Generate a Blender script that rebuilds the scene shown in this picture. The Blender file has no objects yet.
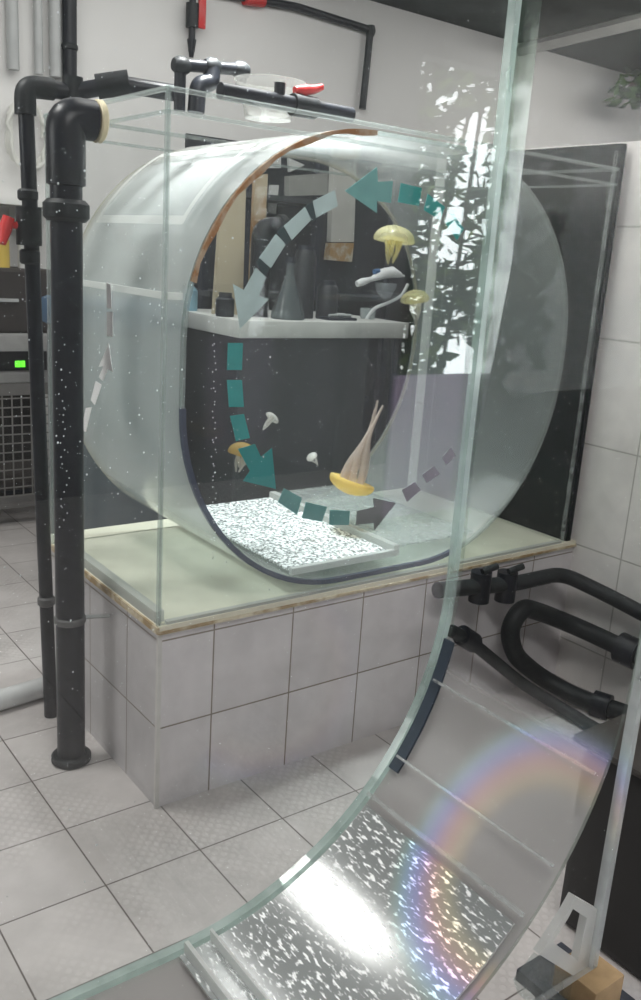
import bpy, bmesh, math, random
from mathutils import Vector, Matrix
random.seed(7)
sc = bpy.context.scene
COL = sc.collection
PI = math.pi
sc.view_settings.view_transform = 'Standard'
sc.view_settings.look = 'None'
sc.view_settings.exposure = -0.62
sc.cycles.transparent_max_bounces = 48
sc.cycles.max_bounces = 14
sc.cycles.sample_clamp_indirect = 6.0

# ------------------------------------------------------------------ camera
F = 897.383
CAM = Vector((-0.97056, -1.90108, 1.45))
R = ((0.8029142, -0.5926372, 0.0641081), (-0.1053410, -0.2469213, -0.9632929), (0.5867129, 0.7666884, -0.2606856))
cd = bpy.data.cameras.new('camera'); cam = bpy.data.objects.new('camera', cd); COL.objects.link(cam)
cd.sensor_fit = 'VERTICAL'; cd.sensor_height = 24.0; cd.lens = F * 24.0 / 1000.0; cd.clip_start = 0.02
M = Matrix.Identity(4)
for i in range(3):
    M[i][0] = R[0][i]; M[i][1] = -R[1][i]; M[i][2] = -R[2][i]; M[i][3] = CAM[i]
cam.matrix_world = M
sc.camera = cam

def at(u, v, ax, val):
    """point of the plane axis=val that was measured at photograph pixel (u, v)"""
    a, b = (u - 320.5) / F, (v - 500.0) / F
    d = Vector([R[0][i] * a + R[1][i] * b + R[2][i] for i in range(3)])
    return CAM + d * ((val - CAM[ax]) / d[ax])

# ------------------------------------------------------------------ materials
MATS = {}
def newmat(name):
    m = bpy.data.materials.new(name); m.use_nodes = True
    nt = m.node_tree; nt.nodes.clear()
    out = nt.nodes.new('ShaderNodeOutputMaterial')
    return m, nt, out
def nd(nt, typ, **kw):
    n = nt.nodes.new(typ)
    for k, v in kw.items():
        if k in n.inputs: n.inputs[k].default_value = v
        else: setattr(n, k, v)
    return n
def c4(c): return (c[0], c[1], c[2], 1.0)

def solid(name, col, rough=0.5, metal=0.0, var=0.12, scale=12.0, bump=0.0, spec=0.5, col2=None, thr=None, emit=0.0):
    if name in MATS: return MATS[name]
    m, nt, out = newmat(name)
    b = nd(nt, 'ShaderNodeBsdfPrincipled', Roughness=rough, Metallic=metal)
    b.inputs['Specular IOR Level'].default_value = spec
    tc = nd(nt, 'ShaderNodeTexCoord'); no = nd(nt, 'ShaderNodeTexNoise', Scale=scale, Detail=5.0, Roughness=0.6)
    nt.links.new(tc.outputs['Object'], no.inputs['Vector'])
    cr = nd(nt, 'ShaderNodeValToRGB')
    e = cr.color_ramp.elements
    if col2 is None:
        e[0].position = .3; e[1].position = .7
        e[0].color = c4([x * (1 - var) for x in col]); e[1].color = c4([min(1, x * (1 + var)) for x in col])
    else:
        e[0].position = thr - .08; e[1].position = thr + .08
        e[0].color = c4(col); e[1].color = c4(col2)
    nt.links.new(no.outputs['Fac'], cr.inputs['Fac']); nt.links.new(cr.outputs['Color'], b.inputs['Base Color'])
    if bump:
        bp = nd(nt, 'ShaderNodeBump', Strength=bump, Distance=0.004)
        nt.links.new(no.outputs['Fac'], bp.inputs['Height']); nt.links.new(bp.outputs['Normal'], b.inputs['Normal'])
    if emit:
        b.inputs['Emission Color'].default_value = c4(col); b.inputs['Emission Strength'].default_value = emit
    nt.links.new(b.outputs['BSDF'], out.inputs['Surface'])
    MATS[name] = m
    return m

def clear(name, tint=(.97, .98, .975), haze=0.04, hcol=(.8, .85, .85), refl=0.5, rough=0.02, hvar=0.0, hscale=6.0, tl=0.5, streak=None, zgrad=None, gax='Z'):
    """thin clear plastic: see-through, a little milky, reflecting by angle (same from both sides)"""
    if name in MATS: return MATS[name]
    m, nt, out = newmat(name)
    L = nt.links.new
    tr = nd(nt, 'ShaderNodeBsdfTransparent', Color=c4(tint))
    df = nd(nt, 'ShaderNodeBsdfDiffuse', Color=c4(hcol)); tn = nd(nt, 'ShaderNodeBsdfTranslucent', Color=c4(hcol))
    dm = nd(nt, 'ShaderNodeMixShader', Fac=tl); L(df.outputs[0], dm.inputs[1]); L(tn.outputs[0], dm.inputs[2])
    mx = nd(nt, 'ShaderNodeMixShader', Fac=haze); L(tr.outputs[0], mx.inputs[1]); L(dm.outputs[0], mx.inputs[2])
    if hvar:
        tc = nd(nt, 'ShaderNodeTexCoord'); mp = nd(nt, 'ShaderNodeMapping')
        if streak: mp.inputs['Scale'].default_value = streak
        no = nd(nt, 'ShaderNodeTexNoise', Scale=hscale, Detail=4.0)
        L(tc.outputs['Object'], mp.inputs['Vector']); L(mp.outputs[0], no.inputs['Vector'])
        mr = nd(nt, 'ShaderNodeMapRange'); mr.inputs['From Min'].default_value = .3; mr.inputs['From Max'].default_value = .7
        mr.inputs['To Min'].default_value = max(0, haze - hvar); mr.inputs['To Max'].default_value = haze + hvar
        L(no.outputs['Fac'], mr.inputs['Value']); L(mr.outputs[0], mx.inputs['Fac'])
    if zgrad:
        # haze follows the given curve along one axis of the sheet
        ge = nd(nt, 'ShaderNodeNewGeometry'); sp = nd(nt, 'ShaderNodeSeparateXYZ'); L(ge.outputs['Position'], sp.inputs[0])
        fc = nd(nt, 'ShaderNodeFloatCurve'); cv = fc.mapping.curves[0]
        z0, z1 = zgrad[0][0], zgrad[-1][0]
        cv.points[0].location = (0, zgrad[0][1]); cv.points[1].location = (1, zgrad[-1][1])
        for zz, hh in zgrad[1:-1]: cv.points.new((zz - z0) / (z1 - z0), hh)
        fc.mapping.update()
        mz = nd(nt, 'ShaderNodeMapRange'); mz.inputs['From Min'].default_value = z0; mz.inputs['From Max'].default_value = z1
        L(sp.outputs[gax], mz.inputs['Value']); L(mz.outputs[0], fc.inputs['Value']); L(fc.outputs[0], mx.inputs['Fac'])
    lw = nd(nt, 'ShaderNodeLayerWeight', Blend=.5)
    pw = nd(nt, 'ShaderNodeMath', operation='POWER'); pw.inputs[1].default_value = 5.0; L(lw.outputs['Facing'], pw.inputs[0])
    ma = nd(nt, 'ShaderNodeMath', operation='MULTIPLY_ADD'); ma.inputs[1].default_value = .9 * min(1, refl); ma.inputs[2].default_value = .04 * refl
    L(pw.outputs[0], ma.inputs[0])
    gl = nd(nt, 'ShaderNodeBsdfGlossy', Roughness=rough); gl.inputs['Color'].default_value = (1, 1, 1, 1)
    fx = nd(nt, 'ShaderNodeMixShader'); L(ma.outputs[0], fx.inputs['Fac']); L(mx.outputs[0], fx.inputs[1]); L(gl.outputs[0], fx.inputs[2])
    L(fx.outputs[0], out.inputs['Surface'])
    MATS[name] = m
    return m

def tiles(name, col, grout, size, offs, axes, mortar=.004, dots=False, var=.05, rough=.35, size2=None):
    """square tiles laid in world space; axes = which coordinates run along the tile grid"""
    m, nt, out = newmat(name)
    L = nt.links.new
    ge = nd(nt, 'ShaderNodeNewGeometry'); sx = nd(nt, 'ShaderNodeSeparateXYZ'); L(ge.outputs['Position'], sx.inputs[0])
    cb = nd(nt, 'ShaderNodeCombineXYZ')
    for k in (0, 1):
        ad = nd(nt, 'ShaderNodeMath', operation='ADD'); ad.inputs[1].default_value = 100 * size - offs[k]
        L(sx.outputs['XYZ'[axes[k]]], ad.inputs[0]); L(ad.outputs[0], cb.inputs[k])
    br = nd(nt, 'ShaderNodeTexBrick'); br.offset = 0.0; br.squash = 1.0
    br.inputs['Scale'].default_value = 1.0; br.inputs['Mortar Size'].default_value = mortar
    br.inputs['Mortar Smooth'].default_value = .2
    br.inputs['Brick Width'].default_value = size; br.inputs['Row Height'].default_value = size2 or size
    br.inputs['Color1'].default_value = c4([x * (1 - var) for x in col]); br.inputs['Color2'].default_value = c4([x * (1 + var) for x in col])
    br.inputs['Mortar'].default_value = c4(grout)
    L(cb.outputs[0], br.inputs['Vector'])
    no = nd(nt, 'ShaderNodeTexNoise', Scale=7.0, Detail=6.0, Roughness=.65); L(ge.outputs['Position'], no.inputs['Vector'])
    mr = nd(nt, 'ShaderNodeMapRange'); mr.inputs['From Min'].default_value = .3; mr.inputs['From Max'].default_value = .7
    mr.inputs['To Min'].default_value = .86; mr.inputs['To Max'].default_value = 1.08; L(no.outputs['Fac'], mr.inputs['Value'])
    mu = nd(nt, 'ShaderNodeMix', data_type='RGBA', blend_type='MULTIPLY'); mu.inputs[0].default_value = 1.0
    L(br.outputs['Color'], mu.inputs[6]); L(mr.outputs[0], mu.inputs[7])
    col_out = mu.outputs[2]
    b = nd(nt, 'ShaderNodeBsdfPrincipled', Roughness=rough)
    bp = nd(nt, 'ShaderNodeBump', Strength=.5, Distance=.004); bp.invert = True
    hsrc = br.outputs['Fac']
    if dots:
        # anti-slip studs cast in the floor tiles
        vo = nd(nt, 'ShaderNodeTexVoronoi', Scale=46.0); vo.inputs['Randomness'].default_value = .12
        rt = nd(nt, 'ShaderNodeVectorRotate', rotation_type='Z_AXIS'); rt.inputs['Angle'].default_value = PI / 4
        L(cb.outputs[0], rt.inputs['Vector']); L(rt.outputs[0], vo.inputs['Vector'])
        lt = nd(nt, 'ShaderNodeMapRange'); lt.inputs['From Min'].default_value = .30; lt.inputs['From Max'].default_value = .42
        L(vo.outputs['Distance'], lt.inputs['Value'])
        pn = nd(nt, 'ShaderNodeTexNoise', Scale=3.2, Detail=1.0); L(ge.outputs['Position'], pn.inputs['Vector'])
        pm = nd(nt, 'ShaderNodeMapRange'); pm.inputs['From Min'].default_value = .42; pm.inputs['From Max'].default_value = .6; pm.inputs['To Max'].default_value = .45
        L(pn.outputs['Fac'], pm.inputs['Value'])
        mm = nd(nt, 'ShaderNodeMath', operation='MULTIPLY'); L(lt.outputs[0], mm.inputs[0]); L(pm.outputs[0], mm.inputs[1])
        d2 = nd(nt, 'ShaderNodeMix', data_type='RGBA', blend_type='MULTIPLY'); L(mm.outputs[0], d2.inputs[0])
        L(col_out, d2.inputs[6]); d2.inputs[7].default_value = (.78, .77, .76, 1); col_out = d2.outputs[2]
        mx = nd(nt, 'ShaderNodeMath', operation='MAXIMUM'); L(br.outputs['Fac'], mx.inputs[0]); L(mm.outputs[0], mx.inputs[1]); hsrc = mx.outputs[0]
    L(hsrc, bp.inputs['Height']); L(bp.outputs[0], b.inputs['Normal'])
    L(col_out, b.inputs['Base Color']); L(b.outputs[0], out.inputs['Surface'])
    MATS[name] = m
    return m

def sparkle(name, base, scale, stretch, thr, cut=0.35, vec='UV', metal=.3, grough=.2):
    """pale perforated sheet: bright lands between see-through holes, glinting"""
    m, nt, out = newmat(name); L = nt.links.new
    tc = nd(nt, 'ShaderNodeTexCoord'); mp = nd(nt, 'ShaderNodeMapping'); mp.inputs['Scale'].default_value = stretch
    L(tc.outputs[vec], mp.inputs['Vector'])
    no = nd(nt, 'ShaderNodeTexNoise', Scale=scale, Detail=2.5, Roughness=.55); L(mp.outputs[0], no.inputs['Vector'])
    mr = nd(nt, 'ShaderNodeMapRange'); mr.inputs['From Min'].default_value = thr - .05; mr.inputs['From Max'].default_value = thr + .05
    L(no.outputs['Fac'], mr.inputs['Value'])
    b = nd(nt, 'ShaderNodeBsdfPrincipled', Roughness=.3, Metallic=metal); b.inputs['Base Color'].default_value = c4(base)
    bp = nd(nt, 'ShaderNodeBump', Strength=.6, Distance=.003); L(no.outputs['Fac'], bp.inputs['Height']); L(bp.outputs[0], b.inputs['Normal'])
    tr = nd(nt, 'ShaderNodeBsdfTransparent', Color=(.86, .88, .88, 1))
    g = nd(nt, 'ShaderNodeBsdfGlossy', Roughness=grough)
    df = nd(nt, 'ShaderNodeBsdfDiffuse', Color=(.42, .44, .44, 1))
    gd = nd(nt, 'ShaderNodeMixShader', Fac=.74); L(g.outputs[0], gd.inputs[1]); L(df.outputs[0], gd.inputs[2])
    h = nd(nt, 'ShaderNodeMixShader', Fac=cut); L(tr.outputs[0], h.inputs[1]); L(gd.outputs[0], h.inputs[2])
    mx = nd(nt, 'ShaderNodeMixShader'); L(mr.outputs[0], mx.inputs['Fac']); L(h.outputs[0], mx.inputs[1]); L(b.outputs[0], mx.inputs[2])
    L(mx.outputs[0], out.inputs['Surface'])
    MATS[name] = m
    return m

# ------------------------------------------------------------------ object helpers
ROOT = {}
def setp(o, label=None, cat=None, group=None, kind=None):
    if label: o['label'] = label
    if cat: o['category'] = cat
    if group: o['group'] = group
    if kind: o['kind'] = kind
    return o
def thing(name, label, cat, loc, group=None):
    o = bpy.data.objects.new(name, None); COL.objects.link(o); o.location = loc; o.empty_display_size = .05
    ROOT[o.name] = Vector(loc)
    return setp(o, label, cat, group)
def obj(name, bm, mat, parent=None, smooth=True, label=None, pivot=None):
    base = Vector((0, 0, 0))
    if parent is not None: base = ROOT[parent.name]
    elif pivot is not None: base = Vector(pivot)
    if base.length: bmesh.ops.translate(bm, verts=bm.verts, vec=-base)
    bmesh.ops.recalc_face_normals(bm, faces=bm.faces)
    me = bpy.data.meshes.new(name); bm.to_mesh(me); bm.free()
    for mt in (mat if isinstance(mat, (list, tuple)) else [mat]): me.materials.append(mt)
    if smooth:
        me.shade_smooth()
        try: me.set_sharp_from_angle(angle=math.radians(38))
        except Exception: pass
    o = bpy.data.objects.new(name, me); COL.objects.link(o)
    if parent is not None:
        o.parent = parent; ROOT[o.name] = base
    else:
        o.location = base
    if label: o['label'] = label
    return o
def struct(name, bm, mat):
    o = obj(name, bm, mat, smooth=False); o['kind'] = 'structure'; return o

def box(bm, x0, x1, y0, y1, z0, z1, bev=0.0, mi=0, edge_mi=None, thin=None):
    vs = [bm.verts.new((x, y, z)) for x in (x0, x1) for y in (y0, y1) for z in (z0, z1)]
    fs = []
    for q in ((0, 1, 3, 2), (4, 6, 7, 5), (0, 4, 5, 1), (2, 3, 7, 6), (0, 2, 6, 4), (1, 5, 7, 3)):
        f = bm.faces.new([vs[i] for i in q]); f.material_index = mi; fs.append(f)
    if edge_mi is not None:
        thin = thin if thin is not None else min(range(3), key=lambda a: (x1 - x0, y1 - y0, z1 - z0)[a])
        pair = {0: (0, 1), 1: (2, 3), 2: (4, 5)}[thin]
        for i, f in enumerate(fs):
            if i not in pair: f.material_index = edge_mi
    if bev:
        es = list({e for f in fs for e in f.edges})
        bmesh.ops.bevel(bm, geom=es, offset=bev, segments=2, affect='EDGES', profile=.5)
    return vs
def B(*a, **k):
    bm = bmesh.new(); box(bm, *a, **k); return bm

def fillet(pts, r, n=6):
    pts = [Vector(p) for p in pts]; out = [pts[0]]
    for i in range(1, len(pts) - 1):
        a, b, c = pts[i - 1], pts[i], pts[i + 1]
        da, dc = a - b, c - b
        k = min(r, da.length * .48, dc.length * .48)
        p, q = b + da.normalized() * k, b + dc.normalized() * k
        for j in range(n + 1):
            t = j / n
            out.append(p * (1 - t) ** 2 + b * 2 * t * (1 - t) + q * t * t)
    out.append(pts[-1]); return out
def tube(bm, pts, rad, seg=14, caps=True, fil=0.0, hollow=0):
    if fil: pts = fillet(pts, fil)
    pts = [Vector(p) for p in pts]
    rads = rad if isinstance(rad, (list, tuple)) else [rad] * len(pts)
    tang = []
    for i in range(len(pts)):
        a = pts[max(0, i - 1)]; b = pts[min(len(pts) - 1, i + 1)]
        tang.append((b - a).normalized())
    up = Vector((0, 0, 1)) if abs(tang[0].z) < .9 else Vector((1, 0, 0))
    nrm = tang[0].cross(up).normalized(); rings = []
    for i, p in enumerate(pts):
        if i:
            ax = tang[i - 1].cross(tang[i])
            if ax.length > 1e-7:
                nrm = Matrix.Rotation(tang[i - 1].angle(tang[i]), 3, ax.normalized()) @ nrm
        bn = tang[i].cross(nrm)
        rings.append([bm.verts.new(p + (nrm * math.cos(2 * PI * k / seg) + bn * math.sin(2 * PI * k / seg)) * rads[i]) for k in range(seg)])
    for i in range(len(rings) - 1):
        for k in range(seg):
            bm.faces.new((rings[i][k], rings[i][(k + 1) % seg], rings[i + 1][(k + 1) % seg], rings[i + 1][k]))
    if caps:
        bm.faces.new(rings[0][::-1]); bm.faces.new(rings[-1])
    return rings
def T(*a, **k):
    bm = bmesh.new(); tube(bm, *a, **k); return bm
def lathe(bm, prof, center, axis=(0, 0, 1), seg=28, wob=0.0, lobes=8):
    c = Vector(center); ax = Vector(axis).normalized()
    u = ax.cross(Vector((1, 0, 0)) if abs(ax.x) < .9 else Vector((0, 1, 0))).normalized(); w = ax.cross(u)
    rings = []
    for r, h in prof:
        if r < 1e-5: rings.append([bm.verts.new(c + ax * h)])
        else:
            rings.append([bm.verts.new(c + ax * h + (u * math.cos(2 * PI * k / seg) + w * math.sin(2 * PI * k / seg)) * r * (1 + wob * math.cos(lobes * 2 * PI * k / seg))) for k in range(seg)])
    for a, b in zip(rings, rings[1:]):
        if len(a) == 1 and len(b) == 1: continue
        for k in range(seg):
            if len(a) == 1: bm.faces.new((a[0], b[k], b[(k + 1) % seg]))
            elif len(b) == 1: bm.faces.new((a[k], a[(k + 1) % seg], b[0]))
            else: bm.faces.new((a[k], a[(k + 1) % seg], b[(k + 1) % seg], b[k]))
    return bm
def LA(*a, **k): return lathe(bmesh.new(), *a, **k)
def poly_plate(bm, pts, n, th):
    n = Vector(n).normalized() * th
    a = [bm.verts.new(Vector(p)) for p in pts]; b = [bm.verts.new(Vector(p) + n) for p in pts]
    bm.faces.new(a); bm.faces.new(b[::-1])
    for i in range(len(pts)):
        j = (i + 1) % len(pts); bm.faces.new((a[i], b[i], b[j], a[j]))
    return bm

def strip(path, y0, y1, th, inward=1, closed=True, uv=False):
    """curved sheet: a profile in x,z swept along y with thickness; material 1 on its end edges"""
    n = len(path); bm = bmesh.new(); uvl = bm.loops.layers.uv.new('UVMap') if uv else None
    off = []; s = [0.0]
    for i in range(n):
        a = path[(i - 1) % n] if closed or i else path[i]; b = path[(i + 1) % n] if closed or i < n - 1 else path[i]
        tx, tz = b[0] - a[0], b[1] - a[1]; l = math.hypot(tx, tz) or 1
        off.append((path[i][0] + inward * -tz / l * th, path[i][1] + inward * tx / l * th))
        if i: s.append(s[-1] + math.hypot(path[i][0] - path[i - 1][0], path[i][1] - path[i - 1][1]))
    A = [[bm.verts.new((p[0], y, p[1])) for p in path] for y in (y0, y1)]
    Bv = [[bm.verts.new((p[0], y, p[1])) for p in off] for y in (y0, y1)]
    rng = range(n) if closed else range(n - 1)
    for i in rng:
        j = (i + 1) % n
        quads = [((A[0][i], A[0][j], A[1][j], A[1][i]), 0), ((Bv[0][i], Bv[1][i], Bv[1][j], Bv[0][j]), 0),
                 ((A[0][i], Bv[0][i], Bv[0][j], A[0][j]), 1), ((A[1][i], A[1][j], Bv[1][j], Bv[1][i]), 1)]
        for q, mi in quads:
            f = bm.faces.new(q); f.material_index = mi
            if uv:
                for lp in f.loops:
                    k = i if (lp.vert in (A[0][i], A[1][i], Bv[0][i], Bv[1][i])) else j
                    lp[uvl].uv = (s[k], lp.vert.co.y)
    if not closed:
        for i in (0, n - 1):
            f = bm.faces.new((A[0][i], A[1][i], Bv[1][i], Bv[0][i])); f.material_index = 1
    return bm
def flat_ring(path, w, y, th, closed=False, inward=1):
    """flat band of width w (number or list) along a profile, th thick in y"""
    n = len(path); ws = w if isinstance(w, (list, tuple)) else [w] * n
    bm = bmesh.new(); rows = []
    for i in range(n):
        a = path[(i - 1) % n] if closed or i else path[i]; b = path[(i + 1) % n] if closed or i < n - 1 else path[i]
        tx, tz = b[0] - a[0], b[1] - a[1]; l = math.hypot(tx, tz) or 1
        q = (path[i][0] + inward * -tz / l * ws[i], path[i][1] + inward * tx / l * ws[i])
        rows.append([bm.verts.new((c[0], yy, c[1])) for c in (path[i], q) for yy in (y, y + th)])
    for i in (range(n) if closed else range(n - 1)):
        a, b = rows[i], rows[(i + 1) % n]
        for p, q in ((0, 2), (2, 3), (3, 1), (1, 0)):
            bm.faces.new((a[p], a[q], b[q], b[p]))
    if not closed:
        for r in (rows[0], rows[-1]): bm.faces.new((r[0], r[1], r[3], r[2]))
    return bm

# ------------------------------------------------------------------ palette
black_pipe = solid('black_pvc', (.011, .013, .018), rough=.36, var=.35, scale=30, spec=.3)
black_pipe_b = solid('black_pvc_dusty', (.014, .017, .019), rough=.5, var=.5, scale=40, bump=.3, spec=.3)
red_plastic = solid('red_plastic', (.55, .03, .03), rough=.4)
white_paint = solid('white_wall_paint', (.74, .73, .72), rough=.75, var=.04, scale=2.0)
dark_roof = solid('dark_roof', (.045, .052, .050), rough=.8, var=.4, scale=3)
grey_metal = solid('grey_conduit', (.42, .43, .43), rough=.45, var=.1)
white_metal = solid('white_metal', (.72, .72, .70), rough=.4, var=.05)
cream = solid('cream_slab', (.82, .78, .64), rough=.5, var=.08, scale=9)
brown_edge = solid('weathered_edge', (.36, .25, .12), rough=.7, col2=(.72, .64, .48), thr=.5, scale=14)
rust = solid('rusty_sealant', (.30, .13, .035), rough=.6, col2=(.42, .30, .20), thr=.52, scale=22, bump=.5)
dark_board = solid('black_board', (.006, .010, .0095), rough=.6, var=.5, scale=8, spec=.15)
navy = solid('dark_navy_plastic', (.018, .022, .034), rough=.5, var=.3)
wood = solid('raw_wood', (.33, .22, .11), rough=.7, var=.25, scale=18, bump=.3)
clear_panel = clear('clear_acrylic', tint=(.985, .99, .988), haze=.002, refl=.15)
tank_front = clear('clear_front_acrylic', tint=(.985, .99, .988), haze=.0015, refl=.12)
mirror_panel = clear('polished_acrylic', tint=(.975, .985, .982), haze=.002, refl=1.0, rough=0.008)
low_panel = clear('coated_acrylic', tint=(.99, .993, .992), haze=.0015, refl=.03)
edge_acr = clear('acrylic_cut_edge', tint=(.84, .88, .87), haze=.22, hcol=(.70, .74, .73), refl=.8, rough=.12)
edge_grn = clear('green_tinted_cut_edge', tint=(.74, .79, .75), haze=.07, hcol=(.42, .50, .46), refl=.7, rough=.06, hvar=.06, hscale=9, streak=(1, 1, .25))
edge_low = clear('pale_green_cut_edge', tint=(.72, .82, .79), haze=.45, hcol=(.74, .83, .81), refl=.9, rough=.12, hvar=.25, hscale=8)
edge_wht = clear('bright_cut_edge', tint=(.85, .87, .87), haze=.4, hcol=(.80, .82, .82), refl=.9, rough=.12, hvar=.25, hscale=6)
edge_acr2 = clear('clear_flange', tint=(.9, .93, .92), haze=.10, hcol=(.72, .76, .75), refl=.5, rough=.1)
cream_edge = clear('cream_glue_line', tint=(.8, .76, .66), haze=.5, hcol=(.70, .64, .50), refl=.4)
drum_milky = clear('milky_curved_acrylic', tint=(.90, .925, .92), haze=.3, hcol=(.76, .79, .785), refl=.9, rough=.14, zgrad=((.05, .50), (.45, .40), (.9, .24), (1.43, .27)), gax='X')
drum_clear = clear('hazy_curved_acrylic', tint=(.96, .965, .96), haze=.05, hcol=(.50, .485, .478), refl=.15, rough=.12, zgrad=((.56, .80), (.76, .62), (.835, .50), (.875, .05), (1.02, .003)))
rim_mat = clear('dull_drum_rim', tint=(.45, .48, .56), haze=.6, hcol=(.16, .18, .25), refl=.5, rough=.2)
water_mat = clear('tank_water', tint=(.965, .975, .978), haze=.0015, hcol=(.6, .72, .75), refl=.08, rough=.02)
frost = clear('frosted_white', tint=(.85, .87, .87), haze=.55, hcol=(.88, .88, .86), refl=.5, rough=.3)
frost_thin = clear('thin_frosted', tint=(.9, .92, .92), haze=.30, hcol=(.75, .77, .76), refl=.5, rough=.25, hvar=.08, hscale=30)
screen_far = sparkle('far_screen_mesh', (.97, .98, .98), 125.0, (1, 1, 1), .50, vec='Object', metal=.0)
screen_near = sparkle('near_screen_mesh', (.97, .98, .98), 150.0, (1.3, .36, 1), .59, cut=.62, vec='UV', metal=.0, grough=.15)
floor_mat = tiles('floor_tiles', (.58, .542, .53), (.16, .135, .125), .25, (.014, .036), (0, 1), mortar=.0022, dots=True, rough=.42)
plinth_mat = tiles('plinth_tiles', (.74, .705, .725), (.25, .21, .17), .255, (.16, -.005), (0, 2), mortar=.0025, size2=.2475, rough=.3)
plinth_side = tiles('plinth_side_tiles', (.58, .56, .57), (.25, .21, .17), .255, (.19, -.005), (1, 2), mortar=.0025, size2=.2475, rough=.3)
rwall_mat = tiles('white_wall_tiles', (.82, .79, .77), (.50, .48, .45), .40, (-.2, .0), (1, 2), mortar=.003, size2=.365, var=.02, rough=.45)

# ------------------------------------------------------------------ the setting
struct('floor', B(-3.2, 8, -7.5, 3.2, -.06, 0), floor_mat)
struct('wall_back', B(-3.2, 7.2, 3.0, 3.15, 0, 3.1), white_paint)
darkened_paint = solid('darkened_unseen_wall', (.16, .16, .16), rough=.8, var=.1, scale=2)  # darkened so the unseen walls reflect only weakly in the acrylic
struct('wall_left', B(-3.2, -3.05, -5.0, 3.0, 0, 3.1), darkened_paint)
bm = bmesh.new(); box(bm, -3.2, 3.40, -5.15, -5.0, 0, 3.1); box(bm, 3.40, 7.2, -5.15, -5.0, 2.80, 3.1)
struct('wall_front', bm, darkened_paint)
bm = bmesh.new(); box(bm, 1.645, 1.745, -.9, .90, 0, 1.872); box(bm, 1.645, 1.745, -2.0, -.9, 0, 3.02)  # taller unseen part added to block light coming over the partition
struct('wall_right', bm, rwall_mat)
struct('wall_sky_block', B(1.745, 7.2, -1.0, -.9, 0, 3.05), darkened_paint)  # unseen wall added to keep sky light off the back wall
struct('wall_far', B(7.1, 7.2, -.9, 3.0, 0, 3.05), darkened_paint)
bm = bmesh.new(); box(bm, -3.2, 7.2, -5.15, -1.0, 3.02, 3.12); box(bm, -3.2, 3.25, -1.0, 3.15, 3.02, 3.12); box(bm, 3.25, 7.2, -1.0, 3.15, 3.02, 3.12)
struct('ceiling', bm, dark_roof)
bm = bmesh.new(); tube(bm, [at(520, 50, 2, 2.97), at(660, 16, 2, 2.97)], .045, seg=4)
struct('trim_1', bm, solid('pale_beam', (.42, .42, .40), rough=.7))
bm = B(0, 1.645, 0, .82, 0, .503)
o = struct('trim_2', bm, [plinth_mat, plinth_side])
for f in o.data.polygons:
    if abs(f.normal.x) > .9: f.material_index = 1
struct('trim_3', B(-.006, 1.645, -.008, .828, .503, .527), [cream])
struct('trim_4', B(-.012, -.006, -.012, .83, .508, .526), brown_edge)
struct('trim_5', B(-.006, .006, -.004, .004, 0, .503), solid('plinth_corner_bead', (.66, .64, .62), rough=.5))
struct('trim_6', B(-.006, 1.645, -.012, -.008, .506, .514), brown_edge)

# ------------------------------------------------------------------ drum outlines
def rrect(x0, x1, z0, z1, rad, n=18):
    """rounded outline, counter-clockwise from the bottom; rad = (bl, br, tr, tl) pairs"""
    pts = []
    def arc(cx, cz, rx, rz, a0):
        for k in range(n + 1):
            a = math.radians(a0 + 90 * k / n); pts.append((cx + rx * math.cos(a), cz + rz * math.sin(a)))
    bl, br, tr, tl = rad
    arc(x1 - br[0], z0 + br[1], br[0], br[1], -90)
    arc(x1 - tr[0], z1 - tr[1], tr[0], tr[1], 0)
    arc(x0 + tl[0], z1 - tl[1], tl[0], tl[1], 90)
    arc(x0 + bl[0], z0 + bl[1], bl[0], bl[1], 180)
    return pts

HP = .527; TW = 1.588; TD = .74; TOP = 1.786; WL = 1.345
drum_path = rrect(.045, 1.45, .548, 1.770, ((.52, .53), (.56, .62), (.56, .55), (.54, .53)))

# ------------------------------------------------------------------ far display tank
ft = thing('jellyfish_tank', 'clear acrylic jellyfish tank with round inner drum standing on the tiled plinth', 'tank', (TW / 2, TD / 2, HP))
obj('front_panel', B(0, TW, 0, .010, HP, TOP, edge_mi=1), [tank_front, edge_acr], ft, smooth=False)
obj('back_panel', B(0, TW, TD - .010, TD, HP, TOP, edge_mi=1), [clear_panel, edge_acr], ft, smooth=False)
obj('side_panel', B(0, .010, .010, TD - .010, HP, TOP, edge_mi=1), [clear_panel, edge_acr], ft, smooth=False)
obj('side_panel', B(TW - .010, TW, .010, TD - .010, HP, TOP, edge_mi=1), [clear_panel, edge_acr], ft, smooth=False)
bm = bmesh.new()
for za, zb in ((TOP - .010, TOP), (TOP - .056, TOP - .048)):
    for a in ((0, TW, -.008, .0), (0, TW, TD, TD + .008)): box(bm, *a, za, zb)
    box(bm, -.008, 0, -.008, TD + .008, za, zb); box(bm, TW, TW + .003, -.008, TD + .008, za, zb)
obj('top_rim', bm, edge_acr, ft, smooth=False)
for ya, yb in ((-.004, .006), (TD - .01, TD)): obj('corner_strip', B(-.008, .0, ya, yb, HP, TOP), edge_acr, ft, smooth=False, label='bright cut edge of the left side panel')
obj('bottom_batten', B(-.003, .022, .02, TD - .02, HP, HP + .030), frost, ft, smooth=False)
obj('bottom_batten', B(.02, TW - .02, -.004, .012, HP, HP + .008), frost, ft, smooth=False)
obj('drum', strip(drum_path, .010, TD - .010, .010, inward=1), [drum_milky, edge_acr], ft)
nq = len(drum_path) // 4
obj('drum_rim', flat_ring(drum_path, .009, TD - .022, .006, closed=True), cream_edge, ft, smooth=False, label='cream glue line at the far end of the drum')
obj('drum_rim', flat_ring(drum_path[3 * nq:] + drum_path[:4], .014, -.002, .012), rim_mat, ft, smooth=False, label='dull blue-grey rim along the lower left')
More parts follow.
